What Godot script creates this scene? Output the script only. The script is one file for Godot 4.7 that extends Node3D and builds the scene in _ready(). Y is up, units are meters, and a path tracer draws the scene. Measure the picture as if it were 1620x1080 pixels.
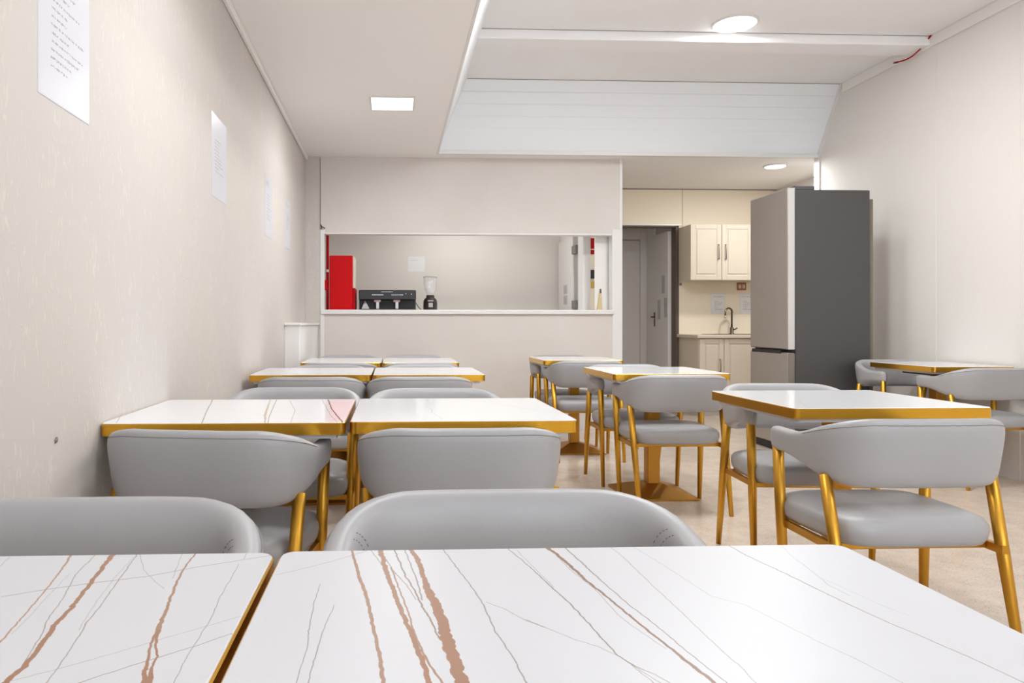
extends Node3D

# Layout: x to the right, y up, depth d runs away from the camera along -z. All in metres.
const FLECK_SEED := 7
var rng := RandomNumberGenerator.new()
var used_names := {}
var M := {}


func _ready():
	# ---- camera, surroundings, exposure -------------------------------------------------
	var cam := Camera3D.new()
	cam.name = "camera"
	add_child(cam)
	var near := 0.05
	cam.set_frustum(near * 1080.0 / 1150.0, Vector2(142.0, -28.0) / 1150.0 * near, near, 60.0)
	cam.position = Vector3(0, 1.033, 0)
	cam.rotation.y = -0.042
	cam.current = true
	var world := WorldEnvironment.new()
	world.name = "surroundings"
	var env := Environment.new()
	env.background_mode = Environment.BG_COLOR
	env.background_color = Color(0.93, 0.97, 1.0)
	env.background_energy_multiplier = 6.5
	env.tonemap_mode = Environment.TONE_MAPPER_LINEAR
	env.tonemap_exposure = 1.18
	env.sdfgi_enabled = true
	env.ssao_enabled = true
	env.ssil_enabled = true
	world.environment = env
	add_child(world)
	make_materials()
	# ---- seen and unseen lamps of the room (each fitting brings its own light) --------------------------
	square_lamp(0.005, 5.31, HS, 1.4, "square recessed white ceiling panel light in the low ceiling on the left")
	square_lamp(0.005, 2.4, HS, 1.3, "unseen square recessed white ceiling panel light above the second row of tables")  # out of view overhead, placed to light the near tables and chairs
	square_lamp(0.005, -0.5, HS, 0.8, "unseen square recessed white ceiling panel light behind the front tables")  # unseen behind the camera, lights the chair backs turned this way
	round_lamp(2.52, 5.24, HT, 0.15, 1.0, "large round downlight in the raised ceiling before the beam")
	round_lamp(2.3, 4.2, HT, 0.15, 2.8, "unseen large round downlight in the raised ceiling, lighting the right wall")  # out of view, placed to brighten the right wall beside the fridge
	round_lamp(1.5, 3.8, HT, 0.15, 2.8, "unseen large round downlight in the raised ceiling above the right-hand tables")  # out of view, placed to brighten the floor between the tables
	round_lamp(2.7, 0.6, HT, 0.15, 2.2, "unseen large round downlight in the raised ceiling near the unseen rear window")  # out of view overhead, lights the near right side of the room
	round_lamp(3.91, 7.26, HS, 0.1, 1.8, "small round downlight in the kitchen ceiling above the fridge")
	round_lamp(0.75, 7.6, HS, 0.1, 1.3, "unseen small round downlight above the serving hatch counter")  # hidden behind the lintel, placed to light the hatch room
	# ---- the setting, then the things ---------------------------------------------------
	build_shell()
	build_ceiling()
	build_hatch()
	build_kitchen()
	build_fridge()
	build_tables()
	build_chairs()
	build_papers()
	build_small()


# ======================================================================== helpers
func V(x: float, d: float, h: float) -> Vector3:
	return Vector3(x, h, -d)


func numbered(called: String) -> String:
	if not used_names.has(called):
		used_names[called] = 0
		return called
	used_names[called] += 1
	return "%s_%03d" % [called, used_names[called]]


func thing(called: String, label: String, category: String, at := Vector3.ZERO, turn := 0.0, group := "") -> Node3D:
	var o := Node3D.new()
	o.name = numbered(called)
	add_child(o)
	o.position = at
	o.rotation.y = turn
	o.set_meta("label", label)
	o.set_meta("category", category)
	if group:
		o.set_meta("group", group)
	return o


func setting(called: String, label := "") -> Node3D:
	var o := Node3D.new()
	o.name = called
	add_child(o)
	o.set_meta("kind", "structure")
	if label:
		o.set_meta("label", label)
	return o


func part(called: String, st: SurfaceTool, m: Material, parent: Node3D, label := "") -> MeshInstance3D:
	var o := MeshInstance3D.new()
	o.name = called
	st.generate_normals()
	o.mesh = st.commit()
	o.material_override = m
	parent.add_child(o, true)
	if label:
		o.set_meta("label", label)
	return o


func begin(smooth := false) -> SurfaceTool:
	var st := SurfaceTool.new()
	st.begin(Mesh.PRIMITIVE_TRIANGLES)
	st.set_smooth_group(0 if smooth else -1)
	return st


# A closed solid given as triangles; turned inside out where needed so that fronts run clockwise.
func emit(st: SurfaceTool, tris: PackedVector3Array, uv_size := Vector2.ZERO):
	var vol := 0.0
	for i in range(0, tris.size(), 3):
		vol += tris[i].dot(tris[i + 1].cross(tris[i + 2]))
	for i in range(0, tris.size(), 3):
		var order := [0, 2, 1] if vol > 0.0 else [0, 1, 2]
		for k in order:
			var p: Vector3 = tris[i + k]
			if uv_size != Vector2.ZERO:
				st.set_uv(Vector2(p.x / uv_size.x + 0.5, p.z / uv_size.y + 0.5))
			st.add_vertex(p)


func quad(t: PackedVector3Array, a: Vector3, b: Vector3, c: Vector3, d: Vector3):
	t.append_array(PackedVector3Array([a, b, c, a, c, d]))


# A solid from four corners of one face and the four opposite, in the same order.
func hexa(st: SurfaceTool, p: Array, uv_size := Vector2.ZERO):
	var t := PackedVector3Array()
	quad(t, p[3], p[2], p[1], p[0])
	quad(t, p[4], p[5], p[6], p[7])
	for i in 4:
		var j := (i + 1) % 4
		quad(t, p[i], p[j], p[4 + j], p[4 + i])
	emit(st, t, uv_size)


# Box between two corners, edges chamfered by c.
func box(st: SurfaceTool, lo: Vector3, hi: Vector3, c := 0.0, basis := Basis(), at := Vector3.ZERO):
	var a := Vector3(minf(lo.x, hi.x), minf(lo.y, hi.y), minf(lo.z, hi.z))
	var b := Vector3(maxf(lo.x, hi.x), maxf(lo.y, hi.y), maxf(lo.z, hi.z))
	var mid := (a + b) * 0.5
	var half := (b - a) * 0.5
	c = minf(c, minf(half.x, minf(half.y, half.z)) * 0.95)
	var t := PackedVector3Array()
	# corner vertex of the face across axis k
	var f := func(s: Vector3, k: int) -> Vector3:
		var v := half - Vector3(c, c, c)
		v[k] = half[k]
		return at + basis * (mid + v * s)
	for k in 3:
		var i := (k + 1) % 3
		var j := (k + 2) % 3
		for s in [-1.0, 1.0]:
			var q := []
			for uv in [[-1, -1], [1, -1], [1, 1], [-1, 1]]:
				var sv := Vector3()
				sv[k] = s
				sv[i] = uv[0] * s
				sv[j] = uv[1]
				q.append(f.call(sv, k))
			quad(t, q[0], q[1], q[2], q[3])
	if c > 0.0:
		for k in 3: # edges that run along axis k
			var i := (k + 1) % 3
			var j := (k + 2) % 3
			for si in [-1.0, 1.0]:
				for sj in [-1.0, 1.0]:
					var s0 := Vector3()
					var s1 := Vector3()
					s0[k] = -1.0
					s1[k] = 1.0
					s0[i] = si
					s1[i] = si
					s0[j] = sj
					s1[j] = sj
					var q := [f.call(s0, i), f.call(s0, j), f.call(s1, j), f.call(s1, i)]
					if si * sj < 0.0:
						q.reverse()
					quad(t, q[3], q[2], q[1], q[0])
		for sx in [-1.0, 1.0]:
			for sy in [-1.0, 1.0]:
				for sz in [-1.0, 1.0]:
					var s := Vector3(sx, sy, sz)
					var q := [f.call(s, 0), f.call(s, 1), f.call(s, 2)]
					if sx * sy * sz < 0.0:
						q.reverse()
					t.append_array(PackedVector3Array([q[0], q[1], q[2]]))
	emit(st, t)


# Box given in room terms: x range, depth range, height range.
func rbox(st: SurfaceTool, x0: float, x1: float, d0: float, d1: float, h0: float, h1: float, c := 0.0):
	box(st, V(x0, d0, h0), V(x1, d1, h1), c)


func loft(st: SurfaceTool, rings: Array):
	var t := PackedVector3Array()
	var n: int = rings[0].size()
	for r in rings.size() - 1:
		var a: PackedVector3Array = rings[r]
		var b: PackedVector3Array = rings[r + 1]
		for i in n:
			var j := (i + 1) % n
			quad(t, a[i], a[j], b[j], b[i])
	for e in [0, rings.size() - 1]:
		var a: PackedVector3Array = rings[e]
		var mid := Vector3.ZERO
		for p in a:
			mid += p / n
		for i in n:
			var j := (i + 1) % n
			if e == 0:
				t.append_array(PackedVector3Array([mid, a[j], a[i]]))
			else:
				t.append_array(PackedVector3Array([mid, a[i], a[j]]))
	emit(st, t)


func tube(st: SurfaceTool, pts: Array, radii: Array, sides := 12):
	var rings := []
	var up := Vector3(0.31, 0.2, 0.93).normalized()
	for i in pts.size():
		var dir: Vector3 = (pts[mini(i + 1, pts.size() - 1)] - pts[maxi(i - 1, 0)]).normalized()
		var a := (up - dir * up.dot(dir)).normalized()
		up = a
		var b := dir.cross(a)
		var ring := PackedVector3Array()
		var r: float = radii[mini(i, radii.size() - 1)]
		for k in sides:
			var w := TAU * k / sides
			ring.append(pts[i] + (a * cos(w) + b * sin(w)) * r)
		rings.append(ring)
	loft(st, rings)


func lathe(st: SurfaceTool, profile: Array, at: Vector3, sides := 28):
	var rings := []
	for p in profile:
		var ring := PackedVector3Array()
		for k in sides:
			var w := TAU * k / sides
			ring.append(at + Vector3(cos(w) * p.x, p.y, sin(w) * p.x))
		rings.append(ring)
	loft(st, rings)


func rounded_outline(w: float, d: float, r: float, steps := 5) -> PackedVector2Array:
	var out := PackedVector2Array()
	for k in 4:
		var c := Vector2((w * 0.5 - r) * [1, -1, -1, 1][k], (d * 0.5 - r) * [1, 1, -1, -1][k])
		for i in steps + 1:
			var a := PI * 0.5 * (k + float(i) / steps)
			out.append(c + Vector2(cos(a), sin(a)) * r)
	return out


# Slab with rounded corners and a small chamfer round its top, centred on the origin in x and z.
func slab(st: SurfaceTool, w: float, d: float, r: float, y0: float, y1: float, bevel: float, uv := false):
	var t := PackedVector3Array()
	var levels := [[0.0, y0], [0.0, y1 - bevel], [bevel, y1]]
	var rings := []
	for l in levels:
		var ring := PackedVector3Array()
		for p in rounded_outline(w - 2.0 * l[0], d - 2.0 * l[0], maxf(r - l[0], 0.001)):
			ring.append(Vector3(p.x, l[1], p.y))
		rings.append(ring)
	var n: int = rings[0].size()
	for k in 2:
		for i in n:
			var j := (i + 1) % n
			quad(t, rings[k][i], rings[k][j], rings[k + 1][j], rings[k + 1][i])
	for i in range(1, n - 1):
		t.append_array(PackedVector3Array([rings[0][0], rings[0][i + 1], rings[0][i]]))
		t.append_array(PackedVector3Array([rings[2][0], rings[2][i], rings[2][i + 1]]))
	emit(st, t, Vector2(w, d) if uv else Vector2.ZERO)


# ======================================================================== materials
func paint(c: Color, rough := 0.6, metal := 0.0, spec := 0.5) -> StandardMaterial3D:
	var m := StandardMaterial3D.new()
	m.albedo_color = c
	m.roughness = rough
	m.metallic = metal
	m.metallic_specular = spec
	return m


func rgb(r: int, g: int, b: int) -> Color:
	return Color8(r, g, b)


func noise_texture(freq: float, octaves: int, ramp: Array, size := 512, as_normal := false, sd := 1) -> NoiseTexture2D:
	var n := FastNoiseLite.new()
	n.seed = sd
	n.frequency = freq
	n.fractal_octaves = octaves
	var t := NoiseTexture2D.new()
	t.width = size
	t.height = size
	t.seamless = true
	t.noise = n
	t.as_normal_map = as_normal
	if ramp.size():
		var g := Gradient.new()
		g.offsets = PackedFloat32Array([0.0, 1.0])
		g.colors = PackedColorArray(ramp)
		t.color_ramp = g
	return t


func world_mapped(m: StandardMaterial3D, metres: float) -> StandardMaterial3D:
	m.uv1_triplanar = true
	m.uv1_world_triplanar = true
	m.uv1_scale = Vector3.ONE / metres
	return m


# Wallpaper: plain ground with upright raised flecks, lighter and creamier than the ground.
func wallpaper(ground: Color, ground2: Color, fleck: Color, count: int, strength: float) -> Array:
	var s := 1024
	var img := Image.create(s, s, false, Image.FORMAT_RGB8)
	var hgt := Image.create(s, s, false, Image.FORMAT_RGB8)
	var n := FastNoiseLite.new()
	n.frequency = 0.004
	n.fractal_octaves = 3
	n.seed = 3
	var soft := n.get_seamless_image(256, 256)
	soft.resize(s, s, Image.INTERPOLATE_CUBIC)
	for y in s:
		for x in s:
			img.set_pixel(x, y, ground.lerp(ground2, soft.get_pixel(x, y).r))
	hgt.fill(Color(0.3, 0.3, 0.3))
	rng.seed = FLECK_SEED
	var middle := Vector2.ZERO
	for k in count:
		if k % 7 == 0:
			middle = Vector2(rng.randf(), rng.randf()) * s
		var x := middle.x + rng.randfn(0.0, 16.0)
		var y := middle.y + rng.randfn(0.0, 30.0)
		var length := rng.randf_range(5, 40)
		var wide := rng.randf_range(1.0, 4.4)
		var a := strength * rng.randf_range(0.25, 1.0)
		var drift := rng.randf_range(-0.15, 0.15)
		for i in int(length):
			var u := i / length
			var w := wide * sin(PI * clampf(u, 0.05, 0.95)) * rng.randf_range(0.6, 1.1)
			x += drift + rng.randf_range(-0.7, 0.7)
			for j in range(-int(w), int(w) + 1):
				var px := posmod(int(x) + j, s)
				var py := posmod(int(y) + i, s)
				img.set_pixel(px, py, img.get_pixel(px, py).lerp(fleck, a))
				hgt.set_pixel(px, py, Color(0.7, 0.7, 0.7))
	img.generate_mipmaps()
	return [ImageTexture.create_from_image(img), ImageTexture.create_from_image(hgt)]


func floor_texture() -> ImageTexture:
	var s := 1024
	var img := Image.create(s, s, false, Image.FORMAT_RGB8)
	var n := FastNoiseLite.new()
	n.frequency = 0.012
	n.fractal_octaves = 4
	var soft := n.get_seamless_image(512, 512)
	soft.resize(s, s, Image.INTERPOLATE_CUBIC)
	rng.seed = 21
	var a := rgb(198, 181, 165)
	var b := rgb(216, 200, 185)
	for y in s:
		for x in s:
			img.set_pixel(x, y, a.lerp(b, soft.get_pixel(x, y).r).lightened(rng.randf_range(0.0, 0.05)))
	for k in 14000:
		var x := rng.randi() % s
		var y := rng.randi() % s
		var c: Color = [rgb(150, 130, 112), rgb(236, 222, 206), rgb(170, 148, 128), rgb(180, 162, 144)][rng.randi() % 4]
		var r := rng.randi() % 3
		for j in range(0, r + 1):
			for i in range(0, r + 1 + rng.randi() % 2):
				var px := posmod(x + i, s)
				var py := posmod(y + j, s)
				img.set_pixel(px, py, img.get_pixel(px, py).lerp(c, 0.75))
	img.generate_mipmaps()
	return ImageTexture.create_from_image(img)


const INK := {"tan": Color(0.62, 0.47, 0.38), "brown": Color(0.55, 0.44, 0.38), "taupe": Color(0.55, 0.48, 0.44), "grey": Color(0.56, 0.53, 0.51), "sand": Color(0.72, 0.65, 0.5)}


# Sintered stone: white ground with the veins drawn in millimetres from the table's centre [x, z, width / 10, ...].
func stone(w: float, d: float, veins: Array, size: int, sd: int, rough := 0.09) -> StandardMaterial3D:
	var img := Image.create(size, int(size * d / w), false, Image.FORMAT_RGB8)
	var base := rgb(234, 234, 236) if rough < 0.2 else rgb(206, 206, 210)
	img.fill(base)
	var n := FastNoiseLite.new()
	n.seed = sd
	n.frequency = 0.05
	var k := size / w
	for v in veins:
		var pts: Array = v[2].duplicate()
		var c := pts.size()
		if c >= 6 and pts[c - 2] > -60 and pts[c - 2] < 200: # runs on beyond what the photo shows
			var dx: float = pts[c - 3] - pts[c - 6]
			var dz: float = maxf(pts[c - 2] - pts[c - 5], 1.0)
			pts.append_array([pts[c - 3] + dx / dz * 420.0 * 0.6, pts[c - 2] + 420.0, pts[c - 1] * 0.7])
		var ink: Color = INK[v[0]]
		for i in range(0, pts.size() - 3, 3):
			var p0 := (Vector2(pts[i], pts[i + 1]) * 0.001 + Vector2(w, d) * 0.5) * k
			var p1 := (Vector2(pts[i + 3], pts[i + 4]) * 0.001 + Vector2(w, d) * 0.5) * k
			var w0: float = pts[i + 2] * 0.0001 * k * 0.5
			var w1: float = pts[i + 5] * 0.0001 * k * 0.5
			var steps := int(p0.distance_to(p1) / 0.8) + 1
			var side := (p1 - p0).normalized().orthogonal()
			for s in steps:
				var u := float(s) / steps
				var p := p0.lerp(p1, u)
				var r := maxf(lerpf(w0, w1, u), 0.9)
				p += side * n.get_noise_2d(p.x * 0.35 + i * 9.0, p.y * 0.35) * (2.0 + r * 0.45)
				r *= 1.0 + 0.2 * n.get_noise_2d(p.y * 0.5, p.x * 0.5 + 400.0)
				var reach := int(r + 1.5)
				for y in range(-reach, reach + 1):
					for x in range(-reach, reach + 1):
						var q := Vector2i(int(p.x) + x, int(p.y) + y)
						if q.x < 0 or q.y < 0 or q.x >= img.get_width() or q.y >= img.get_height():
							continue
						var cover := clampf(r - Vector2(q).distance_to(p) + 0.5, 0.0, 1.0) * float(v[1])
						if cover > 0.0:
							var col := base.lerp(ink, cover)
							if col.g < img.get_pixelv(q).g:
								img.set_pixelv(q, col)
	img.generate_mipmaps()
	var m := paint(Color.WHITE, rough, 0.0, 0.27 if rough < 0.2 else 0.35)
	m.albedo_texture = ImageTexture.create_from_image(img)
	return m


func random_veins(sd: int, count: int, strength: float, w: float, d: float) -> Array:
	rng.seed = sd
	var out := []
	for k in count:
		var x := rng.randf_range(-0.5, 0.5) * w * 1000.0
		var z := -d * 500.0
		var lean := rng.randf_range(-0.5, 0.7)
		var wide := rng.randf_range(10, 24)
		var pts := []
		while z < d * 500.0:
			pts.append_array([int(x), int(z), int(wide * rng.randf_range(0.7, 1.3))])
			z += 90
			x += 90 * (lean + rng.randf_range(-0.25, 0.25))
		out.append([["grey", "taupe", "grey", "sand"][rng.randi() % 4], strength * rng.randf_range(0.4, 1.0), pts])
	return out


func make_materials():
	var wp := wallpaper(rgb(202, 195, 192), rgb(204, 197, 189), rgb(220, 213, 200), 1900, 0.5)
	M.wall_left = world_mapped(paint(Color.WHITE, 0.75), 1.3)
	M.wall_left.albedo_texture = wp[0]
	M.wall_left.heightmap_enabled = true
	M.wall_left.heightmap_texture = wp[1]
	M.wall_left.heightmap_scale = 0.12
	var wr := wallpaper(rgb(230, 225, 221), rgb(231, 226, 219), rgb(238, 233, 226), 900, 0.4)
	M.wall_right = world_mapped(paint(Color.WHITE, 0.75), 1.6)
	M.wall_right.albedo_texture = wr[0]
	M.partition = world_mapped(paint(Color.WHITE, 0.8), 2.0)
	M.partition.albedo_texture = noise_texture(0.004, 3, [rgb(216, 208, 201), rgb(221, 214, 208)])
	M.soffit = paint(rgb(246, 242, 238), 0.85)
	M.tray = world_mapped(paint(Color.WHITE, 0.85), 2.4)
	M.tray.albedo_texture = noise_texture(0.005, 3, [rgb(246, 244, 245), rgb(248, 247, 248)])
	M.white = paint(rgb(231, 228, 226), 0.5)
	M.plank = paint(rgb(243, 246, 249), 0.55)
	M.trim = paint(rgb(240, 236, 232), 0.7)
	M.kitchen = paint(rgb(245, 231, 208), 0.5)
	M.hatch_wall = paint(rgb(224, 217, 209), 0.7)
	M.floor = world_mapped(paint(Color.WHITE, 0.22, 0.0, 0.6), 1.1)
	M.floor.albedo_texture = floor_texture()
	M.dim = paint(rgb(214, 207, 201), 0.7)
	M.leather = paint(rgb(162, 161, 163), 0.42, 0.0, 0.5)
	M.leather.uv1_triplanar = true
	M.leather.uv1_scale = Vector3.ONE * 6.0
	M.leather.normal_enabled = true
	M.leather.normal_scale = 0.05
	M.leather.normal_texture = noise_texture(0.06, 3, [], 512, true, 5)
	M.seam = paint(rgb(132, 130, 131), 0.6)
	M.stitch = paint(rgb(120, 118, 120), 0.7)
	M.gold = paint(rgb(200, 150, 58), 0.4, 1.0)
	M.gold_edge = paint(rgb(224, 170, 60), 0.2, 1.0)
	M.gold_base = paint(rgb(190, 138, 58), 0.4, 1.0)
	M.black = paint(rgb(34, 34, 37), 0.4)
	M.dark = paint(rgb(22, 20, 20), 0.5)
	M.board = paint(rgb(196, 196, 198), 0.6)
	M.red = paint(rgb(206, 0, 12), 0.55, 0.0, 0.3)
	M.red_dark = paint(rgb(170, 2, 16), 0.55, 0.0, 0.3)
	M.cream = paint(rgb(218, 205, 186), 0.45)
	M.steel = paint(rgb(150, 146, 142), 0.38, 0.85)
	M.steel_light = paint(rgb(214, 212, 210), 0.4, 0.6)
	M.fridge_side = paint(rgb(80, 78, 78), 0.45, 0.25)
	M.fridge_front = paint(rgb(176, 169, 163), 0.34, 0.75)
	M.chrome = paint(rgb(120, 108, 92), 0.2, 1.0)
	M.door_white = paint(rgb(233, 230, 226), 0.5)
	M.dark_frame = paint(rgb(92, 80, 70), 0.5)
	M.orange = paint(rgb(172, 98, 58), 0.5)
	M.wood = paint(rgb(206, 184, 140), 0.6)
	M.glass = paint(Color(0.93, 0.93, 0.93, 0.16), 0.05)
	M.glass.transparency = BaseMaterial3D.TRANSPARENCY_ALPHA
	M.pane = paint(Color(1, 1, 1, 0.05), 0.0)
	M.pane.transparency = BaseMaterial3D.TRANSPARENCY_ALPHA
	M.yellow = paint(rgb(206, 168, 84), 0.6)
	M.silver = paint(rgb(170, 168, 166), 0.4, 0.4)
	M.paper_plain = paint(rgb(212, 212, 218), 0.5)
	M.ink = paint(rgb(90, 88, 92), 0.7)
	M.joint_and_shade = paint(rgb(140, 131, 123), 0.9)  # grey for dark joints and for painted shade in a narrow gap
	M.glow = paint(rgb(255, 252, 246), 0.5)
	M.glow.emission_enabled = true
	M.glow.emission = Color(1.0, 0.98, 0.95)
	M.glow.emission_energy_multiplier = 1.6


# ======================================================================== lamps
func lamp_light(parent: Node3D, size: Vector2, energy: float):
	var l := AreaLight3D.new()
	l.name = "light"
	l.area_size = size
	l.light_energy = energy
	l.light_color = Color(0.985, 0.995, 1.0)
	l.area_range = 16.0
	l.area_attenuation = 2.0
	l.area_normalize_energy = true
	l.shadow_enabled = true
	l.rotation.x = -PI / 2
	l.position.y = -0.025
	parent.add_child(l)


func square_lamp(x: float, d: float, h: float, energy: float, label: String):
	var o := thing("ceiling_light", label, "ceiling light", V(x, d, h), 0.0, "square ceiling panel lights")
	var st := begin()
	for s in [-1.0, 1.0]:
		box(st, Vector3(s * 0.15, -0.012, -0.16), Vector3(s * 0.162, 0.0, 0.16), 0.002)
		box(st, Vector3(-0.15, -0.012, s * 0.148), Vector3(0.15, 0.0, s * 0.16), 0.002)
	part("frame", st, M.white, o)
	st = begin()
	box(st, Vector3(-0.15, -0.009, -0.148), Vector3(0.15, 0.0, 0.148), 0.001)
	part("diffuser", st, M.glow, o)
	lamp_light(o, Vector2(0.3, 0.3), energy)


func round_lamp(x: float, d: float, h: float, r: float, energy: float, label: String):
	var o := thing("downlight", label, "ceiling light", V(x, d, h), 0.0, "round ceiling downlights")
	var st := begin(true)
	var t := [Vector2(r, 0.0), Vector2(r + 0.016, 0.0), Vector2(r + 0.014, -0.008), Vector2(r + 0.004, -0.012), Vector2(r, -0.01)]
	lathe(st, t, Vector3.ZERO, 40)
	part("frame", st, M.white, o)
	st = begin()
	lathe(st, [Vector2(r * 0.99, -0.001), Vector2(r * 0.99, -0.012), Vector2(r * 0.9, -0.016)], Vector3.ZERO, 40)
	part("diffuser", st, M.glow, o)
	lamp_light(o, Vector2(r, r) * 1.77, energy)


# ======================================================================== shell
const XL := -0.83
const XR := 4.14
const DP := 7.05 # near face of the partition with the hatch
const DK := 8.55 # kitchen's far wall
const HS := 2.645 # low ceiling
const HT := 3.24 # raised ceiling


func one(called: String, m: Material, boxes: Array) -> MeshInstance3D:
	var st := begin()
	for b in boxes:
		rbox(st, b[0], b[1], b[2], b[3], b[4], b[5], b[6] if b.size() > 6 else 0.0)
	var o := part(called, st, m, self)
	o.set_meta("kind", "structure")
	return o


func bparts(called: String, m: Material, parent: Node3D, boxes: Array, label := "") -> MeshInstance3D:
	var st := begin()
	for b in boxes:
		rbox(st, b[0], b[1], b[2], b[3], b[4], b[5], b[6] if b.size() > 6 else 0.0)
	return part(called, st, m, parent, label)


func build_shell():
	one("floor", M.floor, [[-1.0, 4.95, -2.15, 10.0, -0.12, 0.0]])
	one("wall_left", M.wall_left, [[-0.98, XL, -2.15, DK + 0.15, 0.0, HS + 0.3]])
	var wr := setting("wall_right")
	bparts("wall_body", M.wall_right, wr, [[XR, XR + 0.6, -2.15, 6.95, 0.0, HT + 0.1]])
	bparts("ceiling_trim", M.trim, wr, [[XR - 0.014, XR, -2.0, 6.5, HT - 0.085, HT, 0.003]])
	bparts("corner_strip", M.white, wr, [[XR - 0.01, XR, 6.86, 6.95, 2.0, HS + 0.02, 0.003]])
	for d in [5.36, 4.62]:
		bparts("wallpaper_seam", M.wall_right, wr, [[XR - 0.003, XR, d, d + 0.012, 0.0, HT - 0.09, 0.001]])
	one("wall_rear", M.wall_right, [[-1.0, 0.3, -2.3, -2.15, 0.0, HT + 0.1], [3.5, 4.75, -2.3, -2.15, 0.0, HT + 0.1], [0.3, 3.5, -2.3, -2.15, 0.0, 0.9], [0.3, 3.5, -2.3, -2.15, 2.5, HT + 0.1]])
	var wn := setting("unseen_window_1")  # unseen rear window, placed to bring even daylight from behind the camera
	bparts("window_frame", M.white, wn, [[0.3, 0.36, -2.27, -2.18, 0.9, 2.5, 0.004], [3.44, 3.5, -2.27, -2.18, 0.9, 2.5, 0.004], [0.36, 3.44, -2.27, -2.18, 0.9, 0.96, 0.004], [0.36, 3.44, -2.27, -2.18, 2.44, 2.5, 0.004], [1.87, 1.93, -2.27, -2.18, 0.96, 2.44, 0.004]])
	for x in [0.36, 1.93]:
		bparts("pane", M.pane, wn, [[x, x + 1.51, -2.235, -2.229, 0.96, 2.44]])
	# the partition with the serving hatch
	var wp := setting("wall_back")
	var d1 := DP + 0.1
	bparts("lower_panel", M.partition, wp, [[-0.69, 2.257, DP, d1, 0.0, 1.125]])
	bparts("upper_panel", M.partition, wp, [[-0.69, 2.257, DP, d1, 1.905, HS]])
	bparts("side_panel", M.partition, wp, [[-0.69, -0.655, DP, d1, 1.125, 1.905], [2.165, 2.257, DP, d1, 1.125, 1.905]])
	bparts("corner_filler", M.wall_left, wp, [[XL, -0.69, DP - 0.005, d1, 0.0, HS]])
	bparts("opening_trim", M.white, wp, [
		[-0.69, -0.648, DP - 0.012, DP + 0.02, 0.0, 1.94, 0.004], [-0.648, 2.16, DP - 0.004, d1 + 0.005, 1.899, 1.915, 0.003],
		[2.16, 2.262, DP - 0.008, d1 + 0.008, 0.0, 1.96, 0.004], [2.232, 2.262, DP - 0.008, d1 + 0.008, 1.96, HS, 0.004]])
	bparts("corner_gap", M.joint_and_shade, wp, [[-0.693, -0.686, DP - 0.007, DP + 0.01, 1.94, HS - 0.01]])
	# low boxing along the left wall before the partition
	var bx := setting("trim_1")
	bparts("boxing_body", M.white, bx, [[XL, -0.71, 5.66, DP - 0.012, 0.0, 1.02, 0.004]])
	bparts("boxing_ledge", M.white, bx, [[XL, -0.695, 5.645, DP - 0.012, 1.02, 1.04, 0.004]])
	one("trim_2", M.trim, [[XL, XL + 0.028, -2.1, DP, HS - 0.034, HS, 0.006]])
	# far wall of hatch room and kitchen, with the doorway
	var wk := setting("wall_kitchen")
	bparts("wall_body", M.kitchen, wk, [[2.0, 2.55, DK, DK + 0.1, 0.0, HS], [3.425, 4.75, DK, DK + 0.1, 0.0, HS], [2.55, 3.425, DK, DK + 0.1, 2.2, HS]])
	bparts("hatch_backdrop", M.hatch_wall, wk, [[XL, 2.0, DK, DK + 0.1, 0.0, HS]])
	bparts("wall_joint_and_shade", M.joint_and_shade, wk, [[3.47, 3.474, DK - 0.002, DK + 0.01, 2.18, HS], [2.0, 4.62, DK - 0.002, DK + 0.01, HS - 0.012, HS - 0.001]])  # upright joint, and a painted dark strip for the shadow gap under the ceiling
	one("wall_kitchen_right", M.white, [[4.62, 4.75, 6.95, DK + 0.1, 0.0, HS + 0.1]])
	# side wall of the hatch room, and the white board that closes the hatch's right end
	one("wall_hatch_right", M.door_white, [[2.0, 2.05, 7.42, DK, 0.0, HS]])
	one("trim_3", M.door_white, [[2.03, 2.26, 7.19, 7.21, 0.0, HS, 0.002]])
	# door frame and the small dim lobby behind it
	var df := setting("door_1")
	bparts("frame", M.dark_frame, df, [[3.385, 3.425, DK - 0.015, DK + 0.12, 0.0, 2.2, 0.004], [2.55, 3.425, DK - 0.015, DK + 0.12, 2.185, 2.205, 0.003]])
	bparts("head_trim", M.steel_light, df, [[2.55, 3.46, DK - 0.02, DK - 0.004, 2.203, 2.216, 0.002]])
	var lobby := setting("wall_lobby")
	bparts("side_panel", M.dim, lobby, [[3.39, 3.5, DK + 0.12, 9.6, 0.0, 2.4], [2.3, 2.4, DK + 0.1, 9.6, 0.0, 2.4]])
	bparts("end_panel", M.dim, lobby, [[2.3, 3.5, 9.5, 9.6, 0.0, 2.4]])
	bparts("ceiling_panel", M.dim, lobby, [[2.3, 3.5, DK + 0.1, 9.6, 2.3, 2.4]])
	var ld := setting("door_2")
	bparts("leaf", M.dim, ld, [[2.45, 3.27, 9.46, 9.5, 0.0, 2.13, 0.004]])
	bparts("casing", M.dim, ld, [[3.27, 3.36, 9.44, 9.5, 0.0, 2.3, 0.006], [2.4, 3.27, 9.44, 9.5, 2.14, 2.3, 0.006]])
	var sd := setting("door_3")
	bparts("leaf", M.door_white, sd, [[3.35, 3.388, 8.69, 9.2, 0.01, 2.16, 0.004]])
	bparts("casing", M.door_white, sd, [[3.36, 3.392, 9.2, 9.5, 0.0, 2.3, 0.004]])
	bparts("escutcheon", M.chrome, sd, [[3.34, 3.35, 9.115, 9.145, 1.0, 1.18, 0.003]])
	var st := begin(true)
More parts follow.
